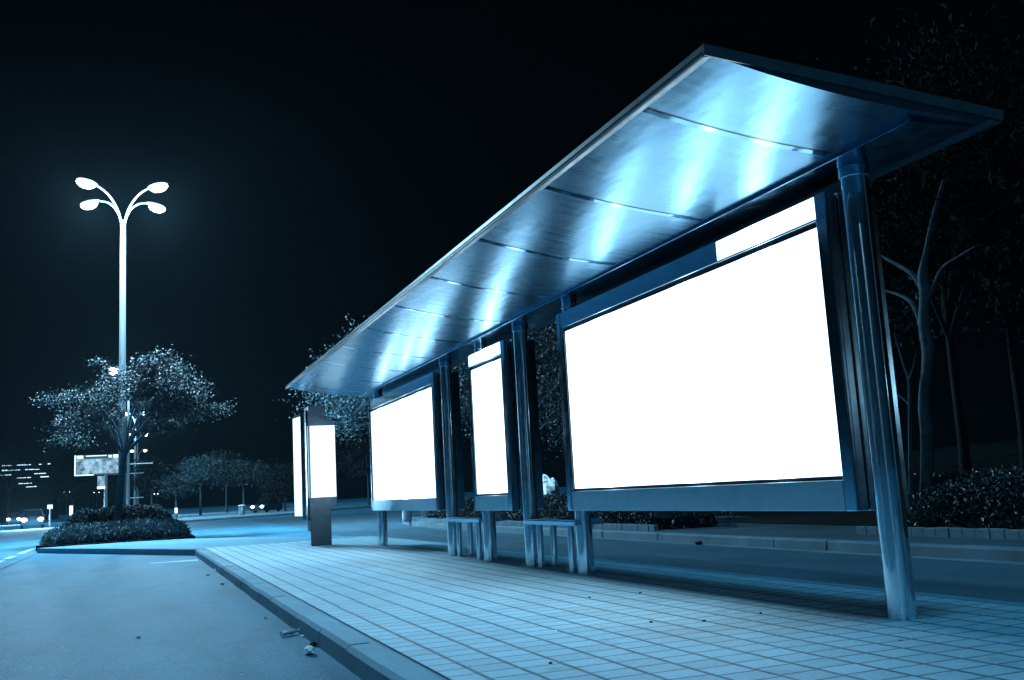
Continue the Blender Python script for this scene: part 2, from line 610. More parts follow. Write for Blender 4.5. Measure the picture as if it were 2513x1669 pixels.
def hedge_mesh(name, x0, x1, y0, y1, z0, z1, n, size, mat, parent, rnd=.35, ell=False, ee=1.0, up=.2, wave=.05, aspect=.5, droop=0.0):
    cx, cy, hx, hy, h = (x0+x1)/2, (y0+y1)/2, (x1-x0)/2, (y1-y0)/2, z1-z0
    e = ee if ell else .28
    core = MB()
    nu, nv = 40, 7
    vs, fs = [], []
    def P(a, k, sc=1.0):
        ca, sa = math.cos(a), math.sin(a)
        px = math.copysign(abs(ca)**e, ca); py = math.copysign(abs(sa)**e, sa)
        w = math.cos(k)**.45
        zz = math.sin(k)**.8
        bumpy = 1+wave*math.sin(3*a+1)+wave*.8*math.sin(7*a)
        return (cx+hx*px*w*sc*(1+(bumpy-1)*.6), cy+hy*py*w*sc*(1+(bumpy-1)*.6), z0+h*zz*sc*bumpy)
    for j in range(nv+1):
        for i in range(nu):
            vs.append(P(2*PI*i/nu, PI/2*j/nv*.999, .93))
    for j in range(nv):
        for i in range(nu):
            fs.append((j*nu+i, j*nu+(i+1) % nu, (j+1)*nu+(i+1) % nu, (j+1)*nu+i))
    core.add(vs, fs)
    pts = []
    per = 2*PI
    while len(pts) < n:
        if ell:
            a = rng.random()*per
        else:
            # spread along the long side evenly
            u = rng.random()*(4*hx+4*hy)
            if u < 2*hx: q = (-hx+u, -hy)
            elif u < 4*hx: q = (-hx+u-2*hx, hy)
            elif u < 4*hx+2*hy: q = (-hx, -hy+u-4*hx)
            else: q = (hx, -hy+u-4*hx-2*hy)
            a = math.atan2(math.copysign((abs(q[1])/hy)**(1/e), q[1]), math.copysign((abs(q[0])/hx)**(1/e), q[0]))
        k = math.asin(rng.random()**.75) if rng.random() < .62 else rng.random()*PI/2
        p = np.array(P(a, min(k, PI/2*.998), 1.0))
        p += rng.normal(size=3)*size*.32
        if k > 1.2:      # the top
            f = rng.random()**.5
            p[0] = cx+(p[0]-cx)*f/max(.2, 1) + (rng.random()*2-1)*hx*.6*(1 if not ell else .5)
            p[1] = cy+(p[1]-cy)*f + (rng.random()*2-1)*hy*.6*(1 if not ell else .5)
        pts.append(p)
    return leaves(name, pts, size, mat, parent, up, core, aspect, droop=droop)

# ================================================================== THE SETTING
RZ = -.14
g = MB(); g.sheet([(900, -1200), (900, 1200), (-1500, 1200), (-1500, -1200)], RZ-.012)
struct(g.build('road', M_['road']))
g = MB(); g.sheet([(9, 1.36), (9, -2.75), (-31, -2.75), (-34.42, -2.80), (-25.15, 1.36)], RZ-.006)
struct(g.build('bus_bay_road', M_['bay']))
g = MB(); g.sheet([(14, 5.9), (14, 9.5), (-34, 9.5), (-40, 10.1), (-46, 12), (-60, 20), (-74, 20), (-74, 7.6), (-40, 6.6), (-25.9, 5.75)], RZ-.005)
struct(g.build('rear_road', M_['rear']))

kerb_pts = [(-34.42, -2.80), (-25.15, 1.36), (9, 1.36)]
back_pts = [(9, 5.92), (-22, 5.86), (-25.9, 5.75), (-28.4, 4.5), (-31.6, 3.15), (-34.0, 1.62), (-34.7, .2), (-34.75, -1.6), (-34.6, -2.5)]
# kerb body (front face + top) with joints, and the inner filled part
def offset_in(w):
    return [(-34.42+.20*w/.17, -2.80+.16*w/.17), (-25.15+.02, 1.36+w), (9, 1.36+w)]
in0 = offset_in(.17)
g = MB()
g.prism([(-34.42, -2.80), (-25.15, 1.36), (-25.15+.04, 1.53), (-34.50, -2.62)], RZ-.1, 0)
rnd = random.Random(3)
x = -25.15
while x < 9:
    L = .95+rnd.random()*.12
    x1 = min(x+L, 9)
    top = rnd.uniform(-.004, .004)
    y = 1.36+rnd.uniform(-.006, .006)
    g.extrude_x([(y, RZ-.1), (y-.012, RZ-.1), (y, -.03+top), (y+.03, top), (1.53, top), (1.53, RZ-.1)], x+.004, x1-.004)
    x = x1
struct(g.build('kerb', M_['kerb']))
g = MB(); g.sheet([(-25.15, 1.40), (-25.15, 1.66), (9, 1.66), (9, 1.40)], -.006)
struct(g.build('kerb_gutter_joint', M_['kerb']))
g = MB(); g.sheet([(-25.4, 1.60), (9, 1.60), (9, 5.80), (-22, 5.72), (-25.4, 5.62)], .004)
struct(g.build('tiled_pavement', M_['tiles']))
g = MB(); g.prism([(-25.11, 1.60), (-25.11, 5.70), (-25.9, 5.70), (-28.4, 4.48), (-31.6, 3.15), (-34.0, 1.62), (-34.7, .2), (-34.75, -1.6), (-34.55, -2.60), (-25.18, 1.545)], RZ-.1, 0)
struct(g.build('traffic_island', M_['concrete']))
g = MB(); g.prism([(9, 5.78), (-22, 5.70), (-25.8, 5.66), (-25.9, 5.76), (-22, 5.87), (9, 5.93)], RZ-.1, .002)
struct(g.build('rear_kerb', M_['kerb']))
g = MB(); g.prism([(-25.11, 1.62), (9, 1.62), (9, 5.77), (-22, 5.69), (-25.11, 5.6)], RZ-.1, -.01)
struct(g.build('pavement_bed', M_['farkerb']))

# markings
g = MB()
for a, b_ in (((-22.95, .33), (-22.9, 1.30)),):
    g.sheet([(a[0]-.20, a[1]), (a[0]+.02, a[1]), (b_[0]+.25, b_[1]), (b_[0]-.28, b_[1])], RZ-.002)
struct(g.build('bay_marking', M_['paint']))
g = MB()
for x0, x1 in ((-39.5, -34.9), (-33.2, -31.2), (-30.4, -28.6), (-27.6, -25.6), (-24.6, -22.6)):
    g.sheet([(x0, -3.42), (x1, -3.42), (x1, -3.22), (x0, -3.22)], RZ-.004)
struct(g.build('lane_marking', M_['paint']))
g = MB(); g.sheet([(-34.9, -2.83), (9, -2.83), (9, -2.76), (-34.9, -2.76)], RZ-.003)
struct(g.build('bay_channel', M_['rear']))

# far side of the rear road
g = MB()
farp = [(14, 9.62), (-33, 9.52), (-37, 9.75), (-41, 10.6), (-45, 12.6), (-49, 17), (-52, 30), (-52, 80), (14, 80)]
g.prism(farp, RZ-.1, 0)
struct(g.build('far_pavement', M_['farpave']))
g = MB()
rnd = random.Random(5)
x = 14
while x > -33:
    L = 1.2+rnd.random()*.1
    y = 9.47+rnd.uniform(-.01, .01)
    top = .006+rnd.uniform(-.004, .004)
    g.extrude_x([(y-.015, RZ-.1), (y, -.02), (y+.03, top), (9.66, top), (9.66, RZ-.1)], x-L+.008, x)
    x -= L
ins = [(-33, 9.66), (-37, 9.92), (-40.9, 10.78), (-44.8, 12.7), (-48.8, 17.05), (-51.8, 30)]
outs = [(-33, 9.46), (-37.05, 9.70), (-41.1, 10.52), (-45.15, 12.5), (-49.2, 16.95), (-52.2, 30)]
for i in range(5):
    g.prism([outs[i], outs[i+1], ins[i+1], ins[i]], RZ-.1, .008)
g.sheet([(14, 9.2), (14, 9.46), (-33, 9.44), (-33, 9.2)], RZ-.001)
struct(g.build('far_kerb', M_['farkerb']))
g = MB()
fl = [(-81, 2.9), (-84, 7.1), (-88.6, 12.9), (-105, 19.2), (-113, 25), (-170, 60), (-420, 60), (-420, 2.0), (-110, 2.3), (-90, 2.4)]
g.prism(fl, RZ-.1, -.005)
struct(g.build('corner_pavement', ground_mat('corner_slabs', .30, .4, 20, .75, (.3, 1, 1))))
# wooded rise behind the planting beds
g = MB()
NX, NY = 60, 24
def rise(x, y):
    t = max(0, min(1, (y-12.6)/26))
    edge = max(0, min(1, (x+47)/10))
    return .012+(t*t*(3-2*t)*1.9+.10*math.sin(x*.5)*math.sin(y*.33)*min(1, t*6)+max(0, y-38)*.05)*edge
vs, fs = [], []
for j in range(NY+1):
    y = 12.2+(j/NY)**1.4*66
    for i in range(NX+1):
        xx = -47+i/NX*60
        vs.append((xx, y, rise(xx, y) if j else .0))
for j in range(NY):
    for i in range(NX):
        a = j*(NX+1)+i
        fs.append((a, a+1, a+NX+2, a+NX+1))
g.add(vs, fs)
struct(g.build('terrain', M_['soil'], smooth=True))
g = MB(); g.prism([(-58+.0, -3.0), (-36.4, -3.0), (-35.3, -2.2), (-34.95, -.5), (-35.1, 1.2), (-36, 1.95), (-58, 2.2)], RZ-.1, .02)
struct(g.build('island_bed', M_['soil']))

# ================================================================== BUS SHELTER
YP = 4.80
YF = 4.70
PR = .095
sh = thing('bus_shelter', 'long stainless steel bus shelter with curved overhanging canopy and three glowing white advert panels', 'bus shelter', (-12.7, 4.8, 0))
XN, XF = -4.52, -21.08
# roof shell: rim with a bead on the front edge
def ztop(y):
    return 3.425-(y-3.0)*(.200/2.2)
def zbel(y):
    return 3.157+.060*(4.95-y)**2
r = MB()
r.extrude_x([(3.0, ztop(3.0)), (3.0, 3.388), (3.007, 3.384), (3.007, 3.374), (2.994, 3.370), (2.991, 3.362), (2.996, 3.356), (3.008, 3.353),
             (3.054, 3.357), (3.062, 3.372), (3.062, ztop(3.062)-.004), (5.10, ztop(5.10)-.004), (5.10, 3.162), (5.14, 3.150), (5.20, 3.150), (5.20, ztop(5.2))], XF, XN-.0)
rim = r.build('canopy', M_['rim'], sh, bev=.003)
# proud rim strips on the two ends
for nm, xa, xb in (('end_rim', XN-.0, XN+.014), ('end_rim', XF-.014, XF)):
    e = MB()
    P = [(3.0, ztop(3.0)+.002), (3.0, ztop(3)-.066), (5.2, ztop(5.2)-.066), (5.2, ztop(5.2)+.002)]
    e.extrude_x(P, xa+.0005, xb)
    e.build(nm, M_['rim'], rim)
# ceiling: one convex sheet
cm = MB()
NYc, NXc = 26, 80
vs, fs = [], []
for i in range(NXc+1):
    xx = XF+.004+(XN-.004-XF-.004)*i/NXc
    for j in range(NYc+1):
        y = 3.062+(5.10-3.062)*j/NYc
        vs.append((xx, y, zbel(y)))
for i in range(NXc):
    for j in range(NYc):
        a = i*(NYc+1)+j
        fs.append((a, a+1, a+NYc+2, a+NYc+1))
cm.add(vs, fs)
# end plates closing the belly
for xx, flip in ((XN-.004, False), (XF+.004, True)):
    ys = [3.062+(5.10-3.062)*j/NYc for j in range(NYc+1)]
    ring = [(xx, y, zbel(y)) for y in ys]+[(xx, y, ztop(y)-.02) for y in reversed(ys)]
    cm.add(ring, [tuple(range(len(ring)))] if not flip else [tuple(reversed(range(len(ring))))], 1)
cm.uv = lambda p: (p[0], p[1])
ceil = cm.build('ceiling', [M_['ceiling'], M_['rim']], sh, smooth=True)
for k in range(10):
    xs = -5.31-1.662*k
    st = MB()
    ys = [3.07+(4.50-3.07)*j/16 for j in range(17)]
    vs, fs = [], []
    for j, y in enumerate(ys):
        z = zbel(y)-.004
        vs += [(xs, y, z), (xs-.060, y, z), (xs, y, z+.0035), (xs-.060, y, z+.0035)]
    for j in range(16):
        a = 4*j
        fs += [(a, a+4, a+5, a+1), (a, a+2, a+6, a+4), (a+1, a+5, a+7, a+3)]
    st.add(vs, fs)
    # dark joint beside the strip
    vs = []
    for y in ys:
        vs += [(xs+.001, y, zbel(y)-.0015), (xs+.012, y, zbel(y)-.0015)]
    st.add(vs, [(2*j, 2*j+2, 2*j+3, 2*j+1) for j in range(16)], 1)
    st.build('seam_strip', [M_['strip'], M_['black']], ceil, smooth=True)
# beam box over the pillars
bm_ = MB()
bm_.extrude_x([(4.53, 3.135), (4.53, zbel(4.53)+.02), (5.05, zbel(5.05)+.02), (5.05, 3.135)], XF+.10, -4.62)
bm_.build('beam', M_['soffit'], sh, bev=.003)

panels = [
    # outer left, lit left, lit right, right side, post, pillar, strip from
    (-10.64, -10.44, -5.82, -5.69, -10.47, -5.47, -7.14, .965),
    (-14.05, -13.93, -12.64, -12.49, -13.73, -12.09, -13.98, .955),
    (-20.85, -20.71, -16.08, -15.95, -20.40, -15.50, None, .930),
]
ZB, ZT = .715, 3.02
for (xo, xl, xr, xs, xpost, xpil, xstrip, zl) in panels:
    # pillar
    pm = MB()
    pm.cyl(xpil, YP, -.02, 3.06, PR, n=40)
    pil = pm.build('pillar', M_['pillar'], sh, smooth=True)
    c = MB()
    c.lathe(xpil, YP, [(PR+.002, 3.055), (PR+.012, 3.058), (PR+.012, 3.128), (PR+.010, 3.134)], 40)
    c.build('collar', M_['steel'], pil, smooth=True, bev=.002)
    # post under and over the panel
    pm = MB()
    pm.cyl(xpost, YP, -.02, ZB+.01, PR, n=40)
    ps = pm.build('post', M_['pillar'], sh, smooth=True)
    c = MB()
    c.cyl(xpost, YP, ZT-.01, 3.134, PR*.92, n=40)
    stub = c.build('post_head', M_['pillar'], ps, smooth=True)
    c = MB()
    c.lathe(xpost, YP, [(PR*.92+.012, 3.065), (PR*.92+.014, 3.068), (PR*.92+.014, 3.083), (PR*.92+.012, 3.086)], 40)
    c.build('collar', M_['steel'], ps, smooth=True)
    # cabinet, two halves with a dark seam
    cb = MB()
    cb.box(xo+.012, xs, YF+.042, 4.805, ZB, ZT-.004)
    cb.box(xo+.004, xs+.004, 4.819, 5.165, ZB-.003, ZT)
    cb.box(xo+.03, xs-.02, 4.80, 4.824, ZB+.01, ZT-.02, 1)
    cab = cb.build('advert_cabinet', [M_['frame'], M_['black']], sh, bev=.006)
    # dark recess behind the lit sheet
    rc = MB()
    rc.box(xo+.05, xs-.03, YF+.024, YF+.040, ZB+.05, ZT-.05)
    rc.build('gasket', M_['black'], cab)
    # frame members
    fr = MB()
    fr.box(xo, xl-.085, YF-.012, YF+.10, ZB, ZT)
    fr.build('stile', M_['steel'], cab, bev=.012)
    fr = MB()
    fr.box(xl-.080, xl-.040, YF+.002, YF+.023, zl-.06, 2.832)
    fr.build('stile', M_['steel'], cab, bev=.008)
    fr = MB()
    fr.box(xr+.012, xs+.002, YF, YF+.041, ZB, ZT)
    fr.build('stile', M_['frame'], cab, bev=.006)
    fr = MB()
    fr.box(xl-.084, xr+.011, YF-.004, YF+.041, ZB+.001, zl-(.030 if zl > .94 else .004))
    fr.build('sill', M_['sill'], cab, bev=.005)
    fr = MB()
    hx1 = xr+.011
    if xstrip is None:
        fr.box(xl-.084, hx1, YF-.004, YF+.041, 2.836, ZT-.001)
    elif xstrip < xl:
        fr.box(xl-.084, hx1, YF-.004, YF+.030, 2.832, 2.850)
    else:
        fr.box(xl-.084, xstrip-.002, YF-.004, YF+.041, 2.836, ZT-.001)
        fr.box(xstrip-.001, hx1, YF-.002, YF+.030, 2.830, 2.848)
    fr.build('header', M_['frame'], cab, bev=.005)
    sc_ = MB()
    sc_.box(xl, xr, YF+.010, YF+.022, zl, 2.785)
    sc_.build('lit_poster', M_['screen'], cab)
    if xstrip is not None:
        sc_ = MB()
        sc_.box(max(xstrip, xl-.082), xr+.008, YF+.004, YF+.026, 2.853, ZT-.004)
        sc_.build('lit_header', M_['screen'], cab)

# ------------------------------------------------------------------ benches
bn = thing('bench', 'narrow steel bench between the widest advert panel and the next pillar', 'bench', (-11.18, 4.86, 0), 'steel benches inside the shelter')
q = MB()
q.box(-11.95, -10.40, 4.655, 4.70, .548, .600)
q.box(-11.95, -10.40, 4.985, 5.03, .548, .600)
q.box(-11.95, -11.915, 4.70, 4.985, .548, .600)
q.box(-10.435, -10.40, 4.70, 4.985, .548, .600)
q.build('seat_frame', M_['steel'], bn, bev=.006)
q = MB()
q.box(-11.93, -10.42, 4.68, 5.0, .600, .616)
q.build('seat', M_['steel'], bn, bev=.005)
for lx in (-11.75, -10.79):
    for ly in (4.775, 4.96):
        q = MB(); q.cyl(lx, ly, -.005, .55, .042, n=20)
        q.build('leg', M_['pillar'], bn, smooth=True)
dup(bn, (-11.18-3.36, 4.86, 0), 'narrow steel bench between the small middle advert panel and the pillar left of it')

# ------------------------------------------------------------------ triangular advert kiosk
ks = thing('advertising_kiosk', 'free standing triangular sign kiosk on a square foot at the far end of the shelter', 'kiosk', (-22.5, 3.85, 0))
q = MB(); q.box(-22.72, -22.28, 3.64, 4.09, -.005, .80)
ft = q.build('foot', M_['kiosk'], ks, bev=.01)
q = MB(); q.box(-22.70, -22.30, 3.628, 3.638, .0, .33)
q.build('foot_plate', M_['frame'], ft)
A0, B0, C0 = (-22.28, 3.60), (-22.30, 4.24), (-23.45, 3.47)
q = MB()
za, zb_, zc = (.59, 2.98), (.86, 2.70), (.64, 2.95)
vs = [(*A0, za[0]), (*B0, zb_[0]), (*C0, zc[0]), (*A0, za[1]), (*B0, zb_[1]), (*C0, zc[1])]
q.add(vs, [(0, 2, 1), (3, 4, 5), (0, 1, 4, 3), (1, 2, 5, 4), (2, 0, 3, 5)])
q.build('sign_body', M_['kiosk'], ks, bev=.01)
q = MB()
q.tube([(-22.295, 3.545, .575), (-22.295, 3.545, 2.99)], .085, 28)
q.build('corner_column', M_['steel'], ks, smooth=True)
q = MB()
q.box(-22.274, -22.262, 3.66, 4.215, 1.055, 2.64)
q.build('lit_poster', M_['kscreen'], ks)
q = MB()
def edge_pt(t, off):
    dx, dy = C0[0]-A0[0], C0[1]-A0[1]
    L = math.hypot(dx, dy)
    nx, ny = dy/L, -dx/L
    if ny > 0: nx, ny = -nx, -ny
    return (A0[0]+dx*t+nx*off, A0[1]+dy*t+ny*off)
q.prism([edge_pt(.14, .003), edge_pt(.97, .003), edge_pt(.97, .014), edge_pt(.14, .014)], .66, 2.90)
q.build('lit_poster', M_['kscreen'], ks)
q = MB(); q.box(-23.0, -22.35, 3.66, 4.02, 2.75, 3.10)
q.build('cap', M_['kiosk'], ks, bev=.01)

# ================================================================== STREET LAMPS
def make_lamp():
    t = thing('street_lamp', 'nearest tall street lamp with four curved arms rising behind the leaning tree', 'street lamp', (-42, -.44, 0), 'four armed street lamps along the road')
    bx, by = -42, -.44
    q = MB()
    q.lathe(bx, by, [(.24, 0), (.24, .35), (.17, .42), (.165, .45)], 20)
    q.build('base', M_['pole'], t, smooth=True)
    q = MB()
    q.tube([(bx, by, .4), (bx, by, 6), (bx, by, 11.9), (bx, by, 12.7)], [.145, .128, .105, .095], 20)
    q.build('pole', M_['pole'], t, smooth=True)
    for sx in (1, -1):
        for sy in (1, -1):
            q = MB()
            pts = []
            for k in range(10):
                u = k/9
                rr = .05+1.55*u**1.55
                zz = 12.35+1.42*(1-(1-u)**1.9)
                pts.append((bx+sx*rr*.72, by+sy*rr*.66, zz))
            q.tube(pts, [.046-.014*k/9 for k in range(10)], 10)
            q.build('arm', M_['pole'], t, smooth=True)
            e = Vector(pts[-1])
            d = Vector((sx*.74, sy*.67, 0)).normalized()
            n_ = Vector((-d.y, d.x, 0))
            hd = MB()
            vs, fs = [], []
            secs = [(-.15, .05, .04), (.05, .13, .075), (.35, .19, .095), (.65, .17, .08), (.85, .09, .04)]
            for (u, w, h) in secs:
                c = e+d*u
                for k in range(12):
                    a = 2*PI*k/12
                    vs.append(c+n_*(w*math.cos(a))+Vector((0, 0, .03+h*math.sin(a)*(1 if math.sin(a) > 0 else .35))))
            for i in range(4):
                for k in range(12):
                    fs.append((i*12+k, i*12+(k+1) % 12, (i+1)*12+(k+1) % 12, (i+1)*12+k))
            fs += [tuple(range(11, -1, -1)), tuple(range(48, 60))]
            hd.add(vs, fs)
            h_ = hd.build('lamp_head', M_['pole'], t, smooth=True)
            ln = MB()
            vs, fs = [], []
            for i in range(7):
                th = PI*i/6
                for k in range(14):
                    ph = 2*PI*k/14
                    lo = e+d*(.42+.44*math.cos(th)*1.0)
                    w = math.sin(th)
                    vs.append(lo+n_*(.25*w*math.cos(ph))+Vector((0, 0, -.04+.22*w*math.sin(ph)*(1 if math.sin(ph) < 0 else .3))))
            for i in range(6):
                for k in range(14):
                    fs.append((i*14+k, i*14+(k+1) % 14, (i+1)*14+(k+1) % 14, (i+1)*14+k))
            ln.add(vs, fs)
            ln.build('lens', M_['lens'], h_, smooth=True)
    for nm, z in (('banner_bracket', 3.6), ('banner_bracket', 5.9), ('banner_bracket', 4.9)):
        pass
    return t
lamp = make_lamp()
def add_lamp_light(px, py, pz, power, rad=.25):
    ld = bpy.data.lights.new('lamp_light', 'POINT')
    ld.energy = power
    ld.shadow_soft_size = rad
    ld.color = (.42, .77, 1.0)
    lo = bpy.data.objects.new('lamp_light', ld)
    COL.objects.link(lo)
    lo.location = Vector((px, py, pz))*S
    return lo
lamps2 = [(97, 314.5, 'second street lamp in the row, its pole carrying banner brackets beside the tree trunk'),
          (141, 331, 'third street lamp in the row, heads showing just right of the leaning trunk'),
          (181, 337, 'fourth street lamp in the row, a small star of light under the third'),
          (231, 340, 'fifth street lamp in the row, lowest bright head right of the trunk'),
          (574, 133, 'tiny far street lamp above the headlights at left'),
          (640, 163, 'tiny far street lamp right of the first one above the headlights'),
          (700, 237, 'tiny far street lamp under the small hanging sign'),
          (900, 383, 'tiny far street lamp low down between the near tree and the round trees')]
LG = 'four armed street lamps along the road'
lps = []
for d, px, lab in lamps2:
    x, y = gd(px, d)
    lps.append(dup(lamp, (x, y, 0), lab, LG))
# street lamps added out of view, carrying on the row, to streak the steel
added_lamps = [(-14, -17, 'added street lamp across the road that shows only as a streak in the pillars'),
              (13, -9, 'added street lamp behind the camera that shows only as a streak in the pillars'),
              (104, 110, 'added street lamp beyond the right end of the rear road, out of the picture')]
for x, y, lab in added_lamps:
    dup(lamp, (x, y, 0), lab, LG)
# banner brackets on the second lamp only
x2, y2 = gd(314.5, 97)
for z, a, b_ in ((5.15, -.35, 2.1), (4.3, -.35, 1.3), (2.1, -.9, 1.3)):
    q = MB(); q.tube([(x2, y2+a, z), (x2, y2+b_, z)], .05, 8)
    q.build('banner_bracket', M_['pole'], lps[0], smooth=True)

# ================================================================== TREES AND HEDGES
# the leaning tree on the island: a wide layered crown
tw = []
subs = []
while len(subs) < 46:
    a = rng.random()*2*PI
    rr = rng.random()**.5*3.3
    lim = 2.55+.55*math.sin(2*a+.4)+.5*math.sin(5*a+1)
    if rr > lim: continue
    topz = 6.25-.12*rr**2+.45*math.sin(3*a+.5)
    lowz = 3.75+.06*rr+.30*math.sin(4*a+2)
    subs.append((-40.2+rr*math.cos(a)*.8, .06+rr*math.sin(a), lowz+(topz-lowz)*rng.random()**.6))
for c in subs:
    out = Vector((0, c[1]+.05, .35)).normalized()
    for k in range(5):
        u = rng.random()*.75
        tw.append(np.array(c)+np.array([rng.normal()*.28, out.y*u+rng.normal()*.24, out.z*u*.5+rng.normal()*.13]))
make_tree('broadleaf_tree', 'leaning broad crowned tree on the hedged island in front of the tall lamp', (-40.1, -.62, 0), 3.2, None, None, 0, 140, .10, M_['leaf'],
          trunk_r=.15, lean=(0, .28), spread=.50, twig=tw, flat=.5, branches=16, limb=.55, up=.5)
t = thing('hedge', 'low shaggy hedge round the front of the traffic island', 'hedge', (-38.2, -.53, 0))
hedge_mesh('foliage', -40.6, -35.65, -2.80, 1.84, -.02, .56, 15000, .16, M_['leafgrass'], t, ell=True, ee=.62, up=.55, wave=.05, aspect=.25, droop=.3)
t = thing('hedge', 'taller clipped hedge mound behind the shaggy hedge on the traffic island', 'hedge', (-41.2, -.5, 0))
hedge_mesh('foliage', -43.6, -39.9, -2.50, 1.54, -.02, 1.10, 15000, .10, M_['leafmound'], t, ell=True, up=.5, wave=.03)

# big tree over the far end of the canopy
make_tree('broadleaf_tree', 'tall leafy tree whose crown shows above and below the far canopy end', (-44.6, 12.6, 0), 3.4, (-44.4, 11.9, 5.7), (4.4, 4.5, 3.2), 230, 150, .14, M_['leaflit'],
          trunk_r=.22, spread=1.05, branches=16, up=.45, gap=.2)
# row behind the panels
make_tree('broadleaf_tree', 'dark tree behind the gap between the far and middle advert panels', (-34.2, 13.0, 0), 2.6, (-31, 12.6, 4.4), (3.8, 3.0, 2.6), 110, 100, .13, M_['leaf'],
          trunk_r=.16, lean=(1.2, -.2), spread=.95, branches=10, up=.3)
make_tree('broadleaf_tree', 'low leafed tree behind the gap left of the widest advert panel', (-27.3, 15.3, .1), 2.0, (-25.6, 12.4, 3.1), (2.2, 1.6, 1.5), 70, 90, .11, M_['leaf'],
          trunk_r=.13, spread=.8, branches=8, up=.3)
# forked tree at the right
tp = [(-13.98, 13.0, .0), (-13.82, 13.0, .8), (-13.70, 13.0, 1.6), (-13.68, 13.0, 2.1), (-13.47, 13.0, 2.87), (-13.47, 13.0, 3.43), (-13.37, 13.0, 3.97), (-13.36, 13.0, 4.33), (-13.22, 13.0, 4.70), (-13.0, 13.05, 5.3), (-12.7, 13.1, 5.9)]
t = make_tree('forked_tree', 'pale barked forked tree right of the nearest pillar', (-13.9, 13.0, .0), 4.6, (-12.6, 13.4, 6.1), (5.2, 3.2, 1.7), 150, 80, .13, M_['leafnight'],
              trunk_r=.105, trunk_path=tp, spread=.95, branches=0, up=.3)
q = MB()
q.tube([(-13.38, 13.0, 4.0), (-13.48, 12.98, 4.24), (-13.62, 12.96, 4.44), (-13.9, 12.95, 4.65), (-14.21, 12.95, 4.86), (-14.5, 12.95, 5.1)], [.05, .042, .038, .032, .025, .012], 8, smooth=True)
q.tube([(-13.47, 13.0, 3.1), (-13.54, 12.98, 3.58), (-13.61, 12.97, 3.81), (-13.71, 12.96, 3.95), (-13.91, 12.95, 4.08), (-14.3, 12.95, 4.26)], [.06, .05, .045, .04, .03, .014], 8, smooth=True)
q.tube([(-13.44, 13.0, 3.6), (-13.32, 13.02, 3.87), (-13.12, 13.03, 4.16), (-12.93, 13.04, 4.37), (-12.63, 13.05, 4.46), (-12.2, 13.05, 4.56)], [.05, .042, .034, .03, .026, .012], 8, smooth=True)
q.build('limb', M_['bark'], t, smooth=True)
sp = thing('bare_sapling', 'thin bare sapling between the nearest pillar and the forked tree', 'sapling', (-14.1, 12.8, 0))
q = MB()
q.tube([(-14.1, 12.8, 0), (-13.95, 12.8, 1.2), (-13.8, 12.8, 2.24), (-13.78, 12.8, 2.54), (-13.86, 12.8, 2.81), (-14.0, 12.8, 3.4)], [.04, .032, .026, .022, .016, .006], 6, smooth=True)
q.tube([(-13.78, 12.8, 2.5), (-13.62, 12.8, 2.75), (-13.5, 12.8, 3.05)], [.016, .011, .005], 6)
q.tube([(-13.83, 12.8, 2.1), (-14.15, 12.8, 2.35), (-14.4, 12.8, 2.75)], [.016, .011, .005], 6)
q.build('stem', M_['bark'], sp, smooth=True)
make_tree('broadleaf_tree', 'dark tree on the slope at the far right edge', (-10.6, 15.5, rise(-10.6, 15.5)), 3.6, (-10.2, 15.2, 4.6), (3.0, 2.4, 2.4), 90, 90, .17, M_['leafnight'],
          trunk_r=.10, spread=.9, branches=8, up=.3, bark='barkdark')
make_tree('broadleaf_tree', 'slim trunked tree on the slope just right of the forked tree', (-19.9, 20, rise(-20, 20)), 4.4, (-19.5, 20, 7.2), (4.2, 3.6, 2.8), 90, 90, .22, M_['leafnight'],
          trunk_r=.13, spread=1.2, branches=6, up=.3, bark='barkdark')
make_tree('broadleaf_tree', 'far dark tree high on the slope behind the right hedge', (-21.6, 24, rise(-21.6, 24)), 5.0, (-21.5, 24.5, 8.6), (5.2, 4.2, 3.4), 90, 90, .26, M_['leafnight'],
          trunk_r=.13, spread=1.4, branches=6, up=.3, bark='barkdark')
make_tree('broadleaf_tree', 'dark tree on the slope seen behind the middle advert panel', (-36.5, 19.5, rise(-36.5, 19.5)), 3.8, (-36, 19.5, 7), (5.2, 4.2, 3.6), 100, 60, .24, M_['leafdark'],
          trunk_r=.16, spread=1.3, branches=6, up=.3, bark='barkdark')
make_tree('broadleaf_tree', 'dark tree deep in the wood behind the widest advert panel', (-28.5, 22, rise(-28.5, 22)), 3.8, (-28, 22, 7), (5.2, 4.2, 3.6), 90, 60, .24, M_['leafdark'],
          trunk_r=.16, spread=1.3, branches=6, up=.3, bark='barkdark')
# hedges in the planting beds
t = thing('hedge', 'small leafed clipped hedge behind the benches and the widest advert panel', 'hedge', (-26, 10.8, 0))
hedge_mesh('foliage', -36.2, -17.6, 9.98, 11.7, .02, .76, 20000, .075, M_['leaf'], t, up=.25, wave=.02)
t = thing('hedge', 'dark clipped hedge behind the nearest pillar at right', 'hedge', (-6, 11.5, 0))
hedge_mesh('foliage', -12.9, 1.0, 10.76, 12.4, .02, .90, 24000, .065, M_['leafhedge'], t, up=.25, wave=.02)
def edging(x0, x1, y, seed, nm, label):
    rr = random.Random(seed)
    t = thing(nm, label, 'edging', ((x0+x1)/2, y, 0))
    q = MB()
    x = x0
    while x < x1:
        L = .24
        q.box(x+.004, x+L-.004, y+rr.uniform(-.008, .008), y+.10, -.01, .125+rr.uniform(-.006, .006))
        x += L
    q.build('edging_stones', M_['farkerb'], t, bev=.008)
    return t
edging(-36.3, -18.2, 9.84, 3, 'bed_edging', 'row of upright edging stones in front of the hedge behind the benches')
edging(-12.95, 1.2, 10.64, 4, 'bed_edging', 'row of upright edging stones in front of the dark hedge at right')

